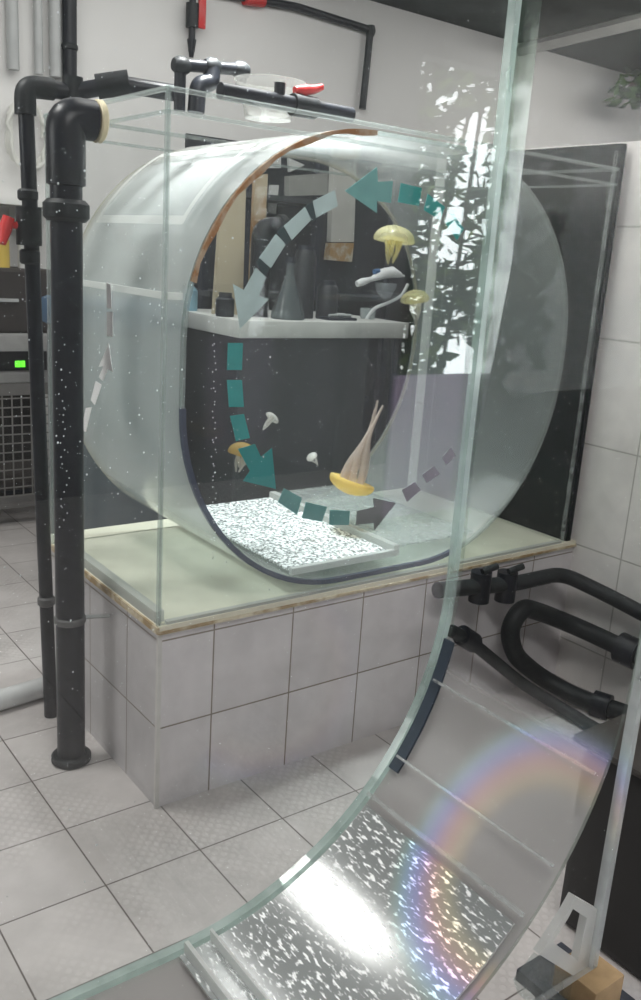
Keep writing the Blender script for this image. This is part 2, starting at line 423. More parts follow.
obj('drum_rim', flat_ring(drum_path[3:3 * nq + 1], .010, -.002, .012), edge_acr, ft, smooth=False)
n = len(drum_path); q = n // 4
arc = drum_path[2 * q: 3 * q - 3]
obj('sealant_bead', flat_ring(arc, [.012 + .004 * math.sin(i * 1.7) for i in range(len(arc))], -.005, .010, inward=1), rust, ft, label='rust-brown sealant line along upper left of the drum')
obj('water_body', B(.012, TW - .012, .014, TD - .014, HP + .004, WL), water_mat, ft, smooth=False)
wp = [(.7375 + (p[0] - .7375) * .97, 1.159 + (p[1] - 1.159) * .968) for p in drum_path]; wp = [(x, min(z, 1.715)) for x, z in wp]
bm = bmesh.new(); bm.faces.new([bm.verts.new((x, .013, z)) for x, z in wp])
e = bmesh.ops.extrude_face_region(bm, geom=list(bm.faces)); bmesh.ops.translate(bm, verts=[v for v in e['geom'] if isinstance(v, bmesh.types.BMVert)], vec=(0, TD - .026, 0))
bmesh.ops.dissolve_degenerate(bm, dist=1e-5, edges=bm.edges)
obj('drum_water', bm, water_mat, ft, smooth=False)
bm = bmesh.new(); box(bm, .006, .012, .012, TD - .012, WL - .012, WL + .004); box(bm, .006, .05, .012, .018, WL - .012, WL + .004)
obj('water_line', bm, frost, ft, smooth=False, label='whitish tide mark along the water level')
# perforated bottom screens and their battens
obj('perforated_screen', B(.425, .80, .04, TD - .02, .588, .595), screen_far, ft, smooth=False, label='sparkling white perforated screen')
obj('clear_screen', B(.824, 1.16, .04, TD - .02, .606, .612), frost_thin, ft, smooth=False)
obj('screen_batten', B(.80, .824, .03, TD - .02, .584, .616), frost, ft, smooth=False)
obj('screen_batten', B(.42, .81, .025, .040, .584, .604), frost, ft, smooth=False)
# overflow window in the upper left of the drum
bm = bmesh.new()
for (a0, a1, ya, yb) in ((0, 12, .12, .14), (0, 12, .62, .64), (0, 1.0, .12, .64), (11, 12, .12, .64)):
    ks = [a0 + (a1 - a0) * t / 10 for t in range(11)]
    rows = []
    for k in ks:
        ang = math.radians(151 - 31 * k / 12); r1, r2 = .552, .546
        rows.append([bm.verts.new((.585 + r1 * math.cos(ang), yy, 1.240 + r2 * math.sin(ang))) for yy in (ya, yb)])
    for a, b in zip(rows, rows[1:]): bm.faces.new((a[0], a[1], b[1], b[0]))
obj('overflow_frame', bm, frost, ft, smooth=True, label='white frame of the overflow window')
# flow decals on the front glass
def decal(name, pix, mat, label=None, ax=1, val=-.0025, n=(0, 1, 0)):
    bm = bmesh.new(); poly_plate(bm, [at(u, v, ax, val) for u, v in pix], n, .0012)
    return obj(name, bm, mat, ft, smooth=False, label=label)
pale = solid('pale_lit_vinyl', (.47, .60, .60), rough=.5); mid = solid('teal_vinyl', (.14, .36, .35), rough=.5)  # teal tones vary to paint the light and wet on one vinyl
deep = solid('deep_lit_vinyl', (.015, .27, .27), rough=.5); dark_gap = solid('dark_gap_tone', (.02, .045, .05), rough=.5)
greyv = solid('grey_lit_vinyl', (.20, .215, .22), rough=.5); whitev = solid('white_mark', (.95, .96, .96), rough=.5); brightt = solid('bright_lit_vinyl', (.03, .33, .32), rough=.5)
decal('dash_sticker', [(465, 216), (456, 228), (452, 238), (463, 241), (465, 226)] and [(452, 210), (464, 229), (457, 240), (446, 224)], brightt)
decal('dash_sticker', [(428, 194), (445, 207), (440, 220), (424, 210)], brightt)
decal('dash_sticker', [(401, 183), (422, 188), (419, 206), (398, 202)], brightt)
decal('arrow_sticker', [(345, 191), (377, 167), (378, 182), (393, 181), (391, 203), (377, 201), (377, 213)], mid, 'teal arrow pointing left')
decal('dash_sticker', [(313, 201), (335, 190), (338, 206), (316, 218)], pale)
decal('dash_sticker', [(284, 226), (305, 207), (312, 219), (292, 240)], pale)
decal('dash_sticker', [(259, 258), (276, 234), (286, 244), (271, 268)], pale)
decal('arrow_sticker', [(233, 284), (244, 290), (256, 268), (266, 277), (259, 296), (269, 299), (240, 329)], pale, 'pale arrow pointing down')
for q4 in ([(305, 206), (312, 202), (318, 218), (312, 222)], [(277, 232), (283, 226), (291, 240), (286, 246)], [(256, 262), (260, 258), (270, 268), (265, 277)]):
    decal('dash_sticker', q4, dark_gap)  # added dark plates imitate the darkness in the gaps, not more stickers
decal('dash_sticker', [(228, 343), (243, 343), (242, 370), (227, 370)], brightt)
decal('dash_sticker', [(227, 380), (242, 380), (244, 407), (229, 407)], brightt)
decal('dash_sticker', [(230, 416), (244, 414), (250, 438), (236, 441)], brightt)
decal('arrow_sticker', [(238, 449), (255, 444), (261, 457), (272, 448), (276, 489), (243, 481), (250, 471)], deep, 'deep teal arrow pointing down')
decal('dash_sticker', [(284, 488), (302, 498), (297, 515), (278, 502)], mid)
decal('dash_sticker', [(306, 502), (327, 507), (322, 522), (302, 518)], mid)
decal('dash_sticker', [(330, 510), (350, 511), (349, 525), (329, 525)], mid)
decal('arrow_sticker', [(357, 511), (374, 507), (373, 498), (396, 503), (374, 531), (374, 523), (356, 525)], greyv, 'grey arrow pointing right')
decal('dash_sticker', [(402, 490), (415, 482), (421, 490), (407, 502)], greyv)
decal('dash_sticker', [(422, 475), (434, 466), (440, 474), (427, 483)], greyv)
decal('dash_sticker', [(442, 458), (451, 447), (456, 456), (446, 465)], greyv)
for q4, nm in (([(107, 282), (111, 285), (112, 309), (107, 308)], 'dash_sticker'), ([(107, 312), (113, 312), (113, 337), (107, 336)], 'dash_sticker'),
           ([(99, 367), (109, 343), (113, 372), (108, 369), (103, 381), (99, 377), (104, 366)], 'arrow_sticker'),
           ([(96, 381), (102, 385), (95, 405), (91, 400)], 'dash_sticker'), ([(86, 408), (92, 407), (86, 432), (82, 430)], 'dash_sticker')):
    decal(nm, q4, whitev, 'white sticker on the left side panel', ax=0, val=-.0015, n=(-1, 0, 0))  # white dashes and arrow shape laid on the side panel

# ------------------------------------------------------------------ jellyfish
yj = clear('yellow_jelly', tint=(.92, .82, .50), haze=.62, hcol=(.92, .72, .26), refl=.4, rough=.2, tl=.4)
yj2 = clear('pale_yellow_jelly', tint=(.95, .93, .8), haze=.32, hcol=(.78, .72, .45), refl=.4, rough=.2)
bj = clear('amber_jelly', tint=(.9, .8, .55), haze=.6, hcol=(.62, .45, .18), refl=.4, rough=.2)
wj = clear('white_jelly', tint=(.95, .95, .95), haze=.4, hcol=(.85, .82, .78), refl=.3, rough=.2)
pinkarm = clear('pinkish_arms', tint=(.9, .87, .85), haze=.5, hcol=(.72, .62, .56), refl=.3, rough=.2)
def jelly(label, c, axis, r, mat, arm_mat, arm_len, narm=6, seed=1, flat=.55):
    rnd = random.Random(seed); c = Vector(c); ax = Vector(axis).normalized()
    t = thing('jellyfish', label, 'jellyfish', c)
    prof = [(0, flat * r)] + [(r * math.sin(a), flat * r * math.cos(a)) for a in [k * PI / 2 / 8 for k in range(1, 8)]] + [(r, 0), (r * .97, -.10 * r), (r * .85, -.06 * r), (r * .5, .12 * r), (0, .2 * r)]
    obj('bell', LA(prof, c, axis=ax, seg=40, wob=.035, lobes=8), mat, t)
    u = ax.cross(Vector((0, 1, .2))).normalized(); w = ax.cross(u)
    for k in range(narm):
        a = 2 * PI * k / narm + rnd.random(); o = (u * math.cos(a) + w * math.sin(a)) * r * .35
        pts = []; 
        for i in range(9):
            s = i / 8; sw = math.sin(s * 5 + a) * .12 * r
            pts.append(c + ax * (.1 * r - arm_len * s * (.8 + .4 * ((k * 37) % 10) / 10)) + o * (1 - .55 * s) + u * sw + w * sw * .5)
        obj('oral_arm', T(pts, [(.16 * r) * (1 - .8 * i / 8) + .0012 for i in range(9)], seg=8), arm_mat, t)
    return t
jelly('yellow jellyfish sinking upside down with trailing pinkish arms above the bottom screen', at(352, 482, 1, .26), (-.30, .05, -.95), .073, yj, pinkarm, .25, 6, 3)
jelly('small amber jellyfish behind the deep teal down arrow', at(243, 455, 1, .22), (.3, 0, .95), .045, bj, wj, .05, 5, 4, .8)
jelly('pale yellow jellyfish near the top of the drum', at(394, 240, 1, .28), (.1, 0, .99), .062, yj2, yj2, .07, 6, 5, .7)
jelly('pale yellow jellyfish right of the white clamp device', at(415, 300, 1, .28), (-.2, 0, .98), .045, yj2, wj, .06, 5, 6, .7)
jelly('tiny white jellyfish drifting left of the tank centre', at(272, 418, 1, .25), (.6, 0, .6), .022, wj, wj, .045, 4, 7)
jelly('tiny white jellyfish low in the tank, left of the yellow one', at(312, 457, 1, .25), (-.5, 0, .6), .018, wj, wj, .035, 4, 8)

# ------------------------------------------------------------------ pipes left of the far tank
bush = solid('beige_bushing', (.70, .62, .42), rough=.6)
def ring(c, axis, r, h, rin=None, ch=.2):
    e = min(h, r) * ch
    return LA([(0, -h / 2), (r - e, -h / 2), (r, -h / 2 + e), (r, h / 2 - e), (r - e, h / 2), (0, h / 2)], c, axis=axis, seg=32)
sx, sy = -.104, .334
t = thing('standpipe', 'thick black standpipe with elbow feeding the left side of the far tank', 'pipe', (sx, sy, 0))
obj('pipe', T([(sx, sy, 0.01), (sx, sy, 1.62)], .039, seg=28), black_pipe, t)
obj('elbow', T([(sx, sy, 1.58), (sx, sy, 1.735), (sx + .070, sy, 1.735)], .047, seg=28, fil=.07), black_pipe, t)
obj('union_collar', ring((sx, sy, 1.52), (0, 0, 1), .056, .052), black_pipe_b, t)
obj('union_collar', ring((sx, sy, 1.60), (0, 0, 1), .047, .05), black_pipe_b, t)
obj('bushing', ring((sx + .083, sy, 1.735), (1, 0, 0), .050, .018), bush, t, label='beige bushing where the pipe enters the tank')
obj('floor_flange', ring((sx, sy, .012), (0, 0, 1), .056, .024), black_pipe_b, t)
obj('clamp', ring((sx, sy, .44), (0, 0, 1), .043, .022), solid('dark_grey_clamp', (.10, .10, .10), rough=.5), t)
obj('clamp_rod', T([(sx + .03, sy, .44), (0.0, sy - .03, .44)], .006, seg=8), grey_metal, t)
def kinky(t, pts, r, fil=.02, mat=black_pipe): return obj('pipe', T(pts, r, seg=16, fil=fil), mat, t)
tx, ty = -.062, .61
t = thing('supply_pipe', 'thin black pipe with red valve standing behind the thick standpipe', 'pipe', (tx, ty, 0))
kinky(t, [(tx, ty, 0.0), (-.105, ty, 1.83)], .0205)
obj('elbow', T([(-.105, ty, 1.76), (-.105, ty, 1.83), (-.03, ty, 1.833)], .028, seg=18, fil=.03), black_pipe_b, t)
obj('pipe', T([(-.05, ty, 1.832), (.02, ty - .01, 1.832), (.13, ty - .06, 1.865), (.28, ty - .10, 1.86)], .022, seg=16, fil=.03), black_pipe, t)
obj('tee', T([(.02, ty - .01, 1.80), (.02, ty - .01, 1.87)], .027, seg=16), black_pipe_b, t)
obj('coupling', T([(.08, ty - .03, 1.853), (.155, ty - .07, 1.872)], .032, seg=16), black_pipe_b, t)
vb = obj('valve_body', T([(-.102, ty, 1.43), (-.102, ty, 1.53)], .034, seg=18), black_pipe_b, t)
bm = bmesh.new(); tube(bm, [(-.13, ty, 1.48), (-.155, ty, 1.48)], .010, seg=10)
tube(bm, [(-.155, ty, 1.50), (-.165, ty, 1.47), (-.178, ty - .01, 1.43)], [.016, .018, .010], seg=10)
obj('valve_handle', bm, red_plastic, vb, label='red valve handle')
obj('union_collar', ring((-.101, ty, 1.40), (0, 0, 1), .027, .04), black_pipe_b, t)
obj('union_collar', ring((-.103, ty, 1.56), (0, 0, 1), .027, .03), black_pipe_b, t)
obj('clamp', ring((-.071, ty, .39), (0, 0, 1), .026, .03), solid('dark_grey_clamp', (.10, .10, .10)), t)
p0, p1 = at(54, 684, 2, .035), at(-40, 712, 2, .035)
bm = bmesh.new(); tube(bm, [p0, p1], .033, seg=18)
o = obj('drain_pipe', bm, solid('grey_white_pvc', (.62, .63, .63), rough=.35), pivot=(p0.x, p0.y, 0)); setp(o, 'pale grey drain pipe lying on the floor at the left edge', 'pipe')

# ------------------------------------------------------------------ on top of the far tank
yy = .40
t = thing('return_manifold', 'black U-shaped pipe with elbow rising above the far tank top', 'pipe', (.33, .40, TOP + .008))
obj('pipe', T([(.234, .40, 1.80), (.234, .40, 1.912), (.420, .40, 1.930), (.420, .40, 1.85)], .0155, seg=14, fil=.02), black_pipe, t)
for c in ((.236, .40, 1.910), (.418, .40, 1.928), (.328, .40, 1.922)): obj('elbow', LA([(0, -.024), (.016, -.022), (.023, -.01), (.023, .01), (.016, .022), (0, .024)], c, axis=(1, 0, .0)), black_pipe_b, t)
obj('elbow', T([(.328, .40, 1.92), (.322, .39, 1.878), (.280, .385, 1.872), (.275, .385, 1.80)], .023, seg=16, fil=.03), black_pipe, t)
t = thing('filter_bowl', 'white plastic bowl standing on the far tank top under the black pipe', 'bowl', (.43, .27, TOP + .008))
obj('bowl', LA([(0, 0), (.062, 0), (.075, .06), (.094, .088), (.097, .094), (.09, .094), (.07, .06), (.055, .012), (0, .012)], (.43, .27, TOP + .009), seg=36), clear('milky_plastic', tint=(.9, .9, .88), haze=.42, hcol=(.17, .17, .165), refl=.4, rough=.2), t)
t = thing('top_valve_pipe', 'black pipe with red lever valve lying along the far tank top', 'pipe', (.45, .1, TOP + .008))
obj('pipe', T([(.20, .13, 1.818), (.60, .13, 1.818)], .020, seg=16), black_pipe, t)
v = obj('valve_body', T([(.41, .13, 1.818), (.48, .13, 1.818)], .027, seg=18), black_pipe_b, t)
obj('stub', T([(.37, .13, 1.82), (.37, .13, 1.862)], .014, seg=14), black_pipe, t)
bm = bmesh.new(); tube(bm, [(.445, .13, 1.83), (.445, .13, 1.852)], .008, seg=10)
tube(bm, [(.415, .13, 1.852), (.445, .13, 1.856), (.475, .13, 1.862), (.50, .13, 1.872)], [.009, .013, .011, .008], seg=12)
obj('lever', bm, red_plastic, v, label='red valve lever')

# ------------------------------------------------------------------ back wall pipework
t = thing('wall_pipe', 'tall black vertical pipe on the white back wall at upper left', 'pipe', (.93, 2.93, 1.9))
obj('pipe', T([(.93, 2.94, 1.9), (.935, 2.94, 2.98)], .036, seg=16), black_pipe, t)
obj('clip', ring((.932, 2.94, 2.40), (0, 0, 1), .042, .03), black_pipe_b, t)
for px, r, lab in ((12, .030, 'grey vertical conduit on back wall, leftmost of three'), (38, .022, 'thin grey vertical conduit on back wall, middle of three'), (55, .030, 'grey vertical conduit nearest the black wall pipe')):
    c = at(px, 0, 1, 2.95); bm = bmesh.new(); tube(bm, [(c.x, 2.955, 2.25), (c.x, 2.955, 2.99)], r, seg=14)
    o = obj('conduit', bm, grey_metal, pivot=(c.x, 2.955, 2.25)); setp(o, lab, 'pipe', 'grey conduits on the back wall')
t = thing('overhead_pipe', 'thin black pipe with red valve running along the back wall top', 'pipe', (2.3, 2.9635, 2.86))
obj('pipe', T([(1.75, 2.9635, 2.83), (2.33, 2.9635, 2.865), (2.90, 2.9635, 2.845), (2.88, 2.9635, 2.38)], .022, seg=14, fil=.03), black_pipe, t)
obj('coupling', T([(1.97, 2.9635, 2.838), (2.10, 2.9635, 2.85)], .035, seg=14), red_plastic, t, label='red coupling')
obj('elbow', LA([(0, -.035), (.025, -.03), (.034, 0), (.025, .03), (0, .035)], (2.90, 2.9635, 2.84)), black_pipe_b, t)
t = thing('drop_valve', 'short black hanging pipe with red valve handle at top of back wall', 'valve', (1.63, 2.93, 2.55))
obj('pipe', T([(1.63, 2.94, 2.50), (1.63, 2.94, 2.99)], .019, seg=12), black_pipe, t)
v = obj('valve_body', T([(1.63, 2.94, 2.62), (1.63, 2.94, 2.74)], .036, seg=14), black_pipe_b, t)
obj('valve_handle', B(1.655, 1.70, 2.91, 2.93, 2.62, 2.78, bev=.006), red_plastic, v, label='red valve handle')
obj('nozzle', T([(1.63, 2.94, 2.56), (1.63, 2.94, 2.47)], [.026, .012], seg=12), black_pipe, t)
hc = at(30, 135, 1, 2.9)
bm = bmesh.new()
tube(bm, [(hc.x + (.085 + .006 * (k % 5)) * math.cos(k * PI / 12), 2.96 - .0006 * k, hc.z + (.15 + .006 * (k % 5)) * math.sin(k * PI / 12)) for k in range(72)], .011, seg=8)
o = obj('hose_coil', bm, solid('pale_hose', (.66, .66, .62), rough=.5), pivot=(hc.x, 2.93, hc.z)); setp(o, 'pale coiled hose hanging on the back wall at upper left', 'hose')
t = thing('wall_shelf', 'pale wall shelf on the back wall behind the black pipes', 'shelf', (.4, 2.8, 1.52))
obj('board', B(.0, .80, 2.66, 2.99, 1.60, 1.625), white_metal, t, smooth=False)
obj('bracket', B(.62, .64, 2.70, 2.99, 1.48, 1.60), white_metal, t, smooth=False)
obj('bracket', B(.14, .16, 2.70, 2.99, 1.48, 1.60), white_metal, t, smooth=False)

# ------------------------------------------------------------------ equipment at far left
t = thing('wire_crate', 'dark wire mesh crate on the floor at far left', 'crate', (.42, 2.75, 0))
bm = bmesh.new()
for x in (.10, .71):
    for y in (2.60, 2.96): box(bm, x - .018, x + .018, y - .018, y + .018, 0, .73)
for z in (.13, .715):
    box(bm, .10, .71, 2.582, 2.618, z - .03, z + .03); box(bm, .10, .71, 2.942, 2.978, z - .03, z + .03); box(bm, .692, .728, 2.60, 2.96, z - .03, z + .03); box(bm, .082, .118, 2.60, 2.96, z - .03, z + .03)
obj('frame', bm, solid('grey_frame', (.15, .145, .14), rough=.6), t, smooth=False)
bm = bmesh.new()
for k in range(12): 
    x = .14 + k * .048; box(bm, x, x + .006, 2.585, 2.591, .14, .70)
for k in range(12):
    z = .16 + k * .046; box(bm, .11, .70, 2.583, 2.589, z, z + .006)
obj('wire_mesh', bm, solid('wire', (.22, .21, .20), rough=.5), t, smooth=False)
obj('dark_inner_sheet', B(.12, .69, 2.78, 2.80, .10, .70), solid('dark_inner', (.03, .027, .025), rough=.8), t, smooth=False)  # dark sheet keeps the inside of the crate dark
for q3 in ((.28, 2.70, 'dark round pump stored inside the wire crate, left one'), (.52, 2.69, 'dark round pump stored inside the wire crate, right one')):
    t2 = thing('pump', q3[2], 'pump', (q3[0], q3[1], .16), 'pumps in the wire crate')
    obj('motor', LA([(0, -.09), (.07, -.09), (.08, -.06), (.08, .06), (.06, .09), (0, .09)], (q3[0], q3[1], .245), axis=(1, 0, 0)), solid('brown_black', (.06, .05, .045), rough=.6), t2)
    obj('foot', B(q3[0] - .07, q3[0] + .07, q3[1] - .05, q3[1] + .05, .16, .18), navy, t2, smooth=False)
t = thing('controller_box', 'grey controller box with green digital display on the wire crate', 'controller', (.40, 2.75, .745))
obj('housing', B(.12, .70, 2.58, 2.95, .745, .985, bev=.01), solid('controller_grey', (.30, .30, .295), rough=.5), t)
obj('face_plate', B(.14, .655, 2.572, 2.58, .81, .905), solid('black_face', (.012, .012, .014), rough=.3), t, smooth=False)
green = solid('green_led', (.25, 1.0, .08), emit=1.2)
bm = bmesh.new()
def seg7(bm, x, z, w, h, on):
    s = {'a': (0, 1, h, h), 'g': (0, 1, h / 2, h / 2), 'd': (0, 1, 0, 0), 'b': (1, 1, h / 2, h), 'c': (1, 1, 0, h / 2), 'f': (0, 0, h / 2, h), 'e': (0, 0, 0, h / 2)}
    for k in on:
        a, b, c, d = s[k]; box(bm, x + a * w - .003, x + b * w + .003, 2.568, 2.572, z + c - .003, z + d + .003)
lc = at(18, 364, 1, 2.57)
seg7(bm, lc.x - .022, lc.z - .012, .011, .024, 'bc'); seg7(bm, lc.x - .002, lc.z - .012, .011, .024, 'abcdefg'); seg7(bm, lc.x + .020, lc.z - .012, .011, .024, 'abcdefg')
obj('display', bm, green, t, smooth=False, label='glowing green digits')
t = thing('storage_cabinet', 'dark storage cabinet standing on the controller at far left', 'cabinet', (.38, 2.77, .985))
obj('carcass', B(.10, .74, 2.66, 2.96, .985, 1.30, bev=.006), solid('dark_brown_box', (.045, .038, .034), rough=.6), t)
obj('door', B(.12, .72, 2.648, 2.66, 1.0, 1.285), solid('dark_door', (.035, .03, .028), rough=.5), t, smooth=False)
obj('handle', B(.44, .54, 2.63, 2.648, 1.14, 1.155), grey_metal, t, smooth=False)
def bottle(name, label, c, r, h, mat, capm, group=None):
    t = thing(name, label, 'bottle', c, group)
    obj('body', LA([(0, 0), (r, 0), (r, h * .68), (r * .45, h * .85), (r * .4, h), (0, h)], c), mat, t)
    obj('cap', LA([(0, h), (r * .5, h), (r * .5, h + .03), (0, h + .03)], c), capm, t)
yel = solid('yellow_plastic', (.62, .45, .10), rough=.4); wpl = solid('white_plastic', (.62, .63, .63), rough=.4); blu = solid('blue_plastic', (.05, .12, .22), rough=.5)
bottle('bottle', 'yellow bottle on the dark cabinet at the left edge', (.48, 2.76, 1.30), .06, .19, yel, wpl)
bottle('bottle', 'white bottle on the dark cabinet beside the yellow one', (.63, 2.76, 1.30), .045, .17, wpl, navy)
t = thing('blue_bin', 'dark blue plastic bin on the floor seen through the tank left side', 'bin', (.55, 1.75, 0))
bm = bmesh.new()
box(bm, .42, .86, 1.55, 1.95, 0, 1.10, bev=.03)
obj('body', bm, solid('bin_grey', (.11, .13, .145), rough=.5), t)
obj('lid', B(.40, .88, 1.53, 1.97, 1.10, 1.22, bev=.03), blu, t, label='blue lid')

# ------------------------------------------------------------------ bench and rack behind the tank
bx0, bx1, by0, by1, bt = 1.0, 1.935, 1.30, 1.92, 1.178
t = thing('work_bench', 'dark bench with white top edge behind the far tank', 'bench', (1.44, 1.6, 0))
obj('top_slab', B(bx0, bx1, by0, by1, bt - .072, bt, bev=.004), solid('white_bench_edge', (.70, .69, .66), rough=.5), t)
obj('front_panel', B(bx0 + .02, bx1 - .22, by0 + .02, by0 + .04, .06, bt - .072), solid('slate_panel', (.058, .064, .068), rough=.5), t, smooth=False)
obj('side_panel', B(bx0 + .02, bx0 + .04, by0 + .04, by1 - .02, .0, bt - .072), solid('slate_side', (.035, .037, .040), rough=.6), t, smooth=False)
obj('back_board', B(bx0 + .04, bx1 - .02, by1 - .04, by1 - .02, 0, bt - .072), navy, t, smooth=False)
obj('kick_board', B(bx0 + .04, bx1 - .22, by0 + .05, by0 + .07, 0, .10), navy, t, smooth=False)
bm = bmesh.new(); tube(bm, [(bx1 - .03, by0 + .04, 0), (bx1 - .03, by0 + .04, bt - .072)], .02)
obj('leg', bm, navy, t)
c = at(345, 375, 1, 1.5)
t = thing('pump', 'round black pump under the right end of the bench', 'pump', (c.x, 1.5, c.z - .14))
obj('motor', LA([(0, -.12), (.10, -.12), (.115, -.09), (.115, .07), (.08, .12), (0, .13)], (c.x, 1.50, c.z), axis=(.5, -1, 0)), black_pipe_b, t)
obj('foot', B(c.x - .1, c.x + .1, 1.42, 1.6, c.z - .16, c.z - .10), navy, t, smooth=False)
obj('stand', B(c.x - .09, c.x + .09, 1.42, 1.6, 0, c.z - .16), navy, t, smooth=False)
t = thing('equipment_rack', 'tall dark rack of shelves standing behind the bench', 'rack', (1.6, 2.2, 0))
obj('back_board', B(1.22, 3.35, 2.20, 2.22, .0, 1.98), solid('rack_back', (.020, .024, .030), rough=.6, var=.5, scale=4), t, smooth=False)
for x in (1.24, 1.46, 1.90, 2.42, 3.08): obj('post', B(x - .018, x + .018, 2.02, 2.06, 0, 1.95), navy, t, smooth=False)
gz = at(308, 199, 1, 1.95).z
for z, xa, xb in ((1.26, 1.22, 3.30), (gz, 1.40, 1.92)): obj('shelf', B(xa, xb, 1.94, 2.2, z - .025, z), solid('shelf_dark', (.05, .055, .06), rough=.5), t, smooth=False)
def board(name, label, cat, pix, Y, mat, th=.02, bottom=None):
    pts = [at(u, v, 1, Y) for u, v in pix]
    if bottom is not None:
        for p in pts:
            if p.z < bottom + .25: p.z = bottom
    bm = bmesh.new(); poly_plate(bm, pts, (0, 1, 0), th)
    o = obj(name, bm, mat, smooth=False, pivot=(sum(p.x for p in pts) / len(pts), Y, min(p.z for p in pts))); return setp(o, label, cat)
stain = solid('stained_cream', (.50, .43, .31), rough=.7, col2=(.30, .15, .05), thr=.64, scale=5)
board('cream_board', 'tall cream board with rusty stain leaning on the bench, left one', 'board', [(222, 190), (246, 188), (243, 302), (214, 300)], 1.60, stain, bottom=bt)
board('cream_board', 'narrow cream board with rusty top beside the left dark post', 'board', [(255, 175), (268, 174), (262, 296), (250, 296)], 1.66, solid('rusty_cream', (.34, .18, .07), rough=.7, col2=(.50, .43, .31), thr=.48, scale=4), bottom=bt)
board('plastic_strip', 'slim white plastic strip right of the narrow cream board', 'strip', [(271, 185), (279, 185), (276, 214), (269, 212)], 2.17, white_metal)
board('white_card', 'white card hanging at the top of the dark rack', 'card', [(270, 157), (281, 157), (281, 168), (270, 168)], 2.17, white_metal)
board('notice_card', 'small white tilted card pinned beside the hanging white card', 'card', [(289, 158), (305, 165), (290, 172)], 2.17, white_metal)
o = board('grey_box', 'pale grey box on the upper rack shelf behind the dashes', 'box', [(289, 176), (328, 173), (328, 195), (289, 196)], 1.95, solid('pale_grey_box', (.30, .30, .28), rough=.6), th=.04)
t = thing('paper_sack', 'white paper sack with brown base hanging on the dark rack', 'sack', at(340, 260, 1, 2.14))
pts = [at(u, v, 1, 2.16) for u, v in ((334, 152), (357, 152), (354, 242), (331, 242))]
bm = bmesh.new(); poly_plate(bm, pts, (0, 1, 0), .04); obj('sack', bm, solid('white_paper', (.60, .59, .55), rough=.7, var=.1, scale=6), t, smooth=False)
pts = [at(u, v, 1, 2.15) for u, v in ((331, 243), (354, 243), (352, 262), (329, 260))]
bm = bmesh.new(); poly_plate(bm, pts, (0, 1, 0), .05); obj('base', bm, solid('brown_print', (.45, .28, .12), rough=.7, col2=(.60, .52, .40), thr=.5, scale=18), t, smooth=False, label='brown printed base')
c0, c1 = at(262, 228, 1, 1.52), at(262, 290, 1, 1.52)
t = thing('bench_elbow', 'dark pipe elbow standing on the bench right of the cream boards', 'pipe', (c0.x, 1.52, bt))
obj('pipe', T([(c0.x, 1.52, bt), (c0.x, 1.52, c0.z), (c0.x + .10, 1.52, c0.z + .01)], .045, seg=18, fil=.06), black_pipe, t)
obj('collar', ring((c0.x + .10, 1.52, c0.z + .01), (1, 0, 0), .055, .03), black_pipe_b, t)
c = at(290, 275, 1, 1.42)
t = thing('flask', 'grey conical flask standing on the bench behind the pale arrow', 'flask', (c.x, 1.42, bt))
hh = c.z + .05 - bt
obj('body', LA([(0, 0), (.075, 0), (.075, .02), (.02, hh * .8), (.02, hh), (0, hh)], (c.x, 1.42, bt)), clear('grey_glass', tint=(.6, .64, .65), haze=.35, hcol=(.4, .45, .46), refl=.8), t)
obj('stopper', LA([(0, hh), (.024, hh), (.020, hh + .025), (0, hh + .025)], (c.x, 1.42, bt)), navy, t)
for px, py, w_, lab in ((225, 306, .040, 'dark round canister at the left end of the bench'), (306, 250, .05, 'tall dark cylinder on the bench behind the tank'), (328, 285, .05, 'black box-like bottle on the bench near its middle')):
    c = at(px, py, 1, 1.50); h = max(.08, c.z - bt)
    t = thing('canister', lab, 'canister', (c.x, 1.50, bt))
    obj('body', LA([(0, 0), (w_, 0), (w_, h * .9), (w_ * .8, h), (0, h)], (c.x, 1.50, bt)), solid('near_black', (.02, .022, .026), rough=.4), t)
    obj('lid', LA([(0, h), (w_ * .7, h), (w_ * .7, h + .02), (0, h + .02)], (c.x, 1.50, bt)), navy, t)
c = at(196, 280, 1, 1.55)
bottle('bottle', 'small pale blue bottle at the far left end of the bench', (1.04, 1.80, bt), .035, .13, solid('pale_blue', (.25, .42, .52), rough=.4), wpl)
# white clamp device with its cable
c = at(384, 281, 1, 1.40)
t = thing('clamp_device', 'white and blue clamp device with curled white cable on the bench', 'device', (c.x, 1.40, bt))
P_ = lambda u, v: at(u, v, 1, 1.40)
wd = solid('device_white', (.78, .79, .80), rough=.4)
obj('body', T([P_(372, 279), P_(382, 274), P_(392, 272), P_(400, 275)], [.012, .024, .026, .014], seg=14), wd, t)
obj('grip', T([P_(357, 284), P_(362, 282), P_(372, 279)], [.014, .018, .010], seg=12), wd, t)
obj('tip', T([P_(394, 275), P_(404, 276)], [.009, .006], seg=10), wd, t)
obj('button', T([P_(374, 272), P_(379, 271)], .012, seg=12), solid('device_blue', (.06, .14, .30), rough=.4), t, label='dark blue button')
obj('cup', LA([(.006, -.075), (.030, -.06), (.048, -.03), (.052, 0), (.046, 0), (.042, -.03), (.026, -.052), (0, -.06)], P_(386, 283), seg=24), clear('smoky_cup', tint=(.75, .78, .8), haze=.3, hcol=(.6, .63, .65), refl=.6), t)
pc = [P_(408, 284), P_(402, 296), P_(388, 303), P_(374, 308), P_(367, 318)]
pc.append(Vector((pc[-1].x, pc[-1].y, bt + .006)))
obj('cable', T(pc, .008, seg=8, fil=.03), solid('cable_white', (.65, .66, .66), rough=.5), t)
t = thing('glass_dish', 'small clear dish at the right end of the bench', 'dish', (c.x + .0, 1.50, bt))
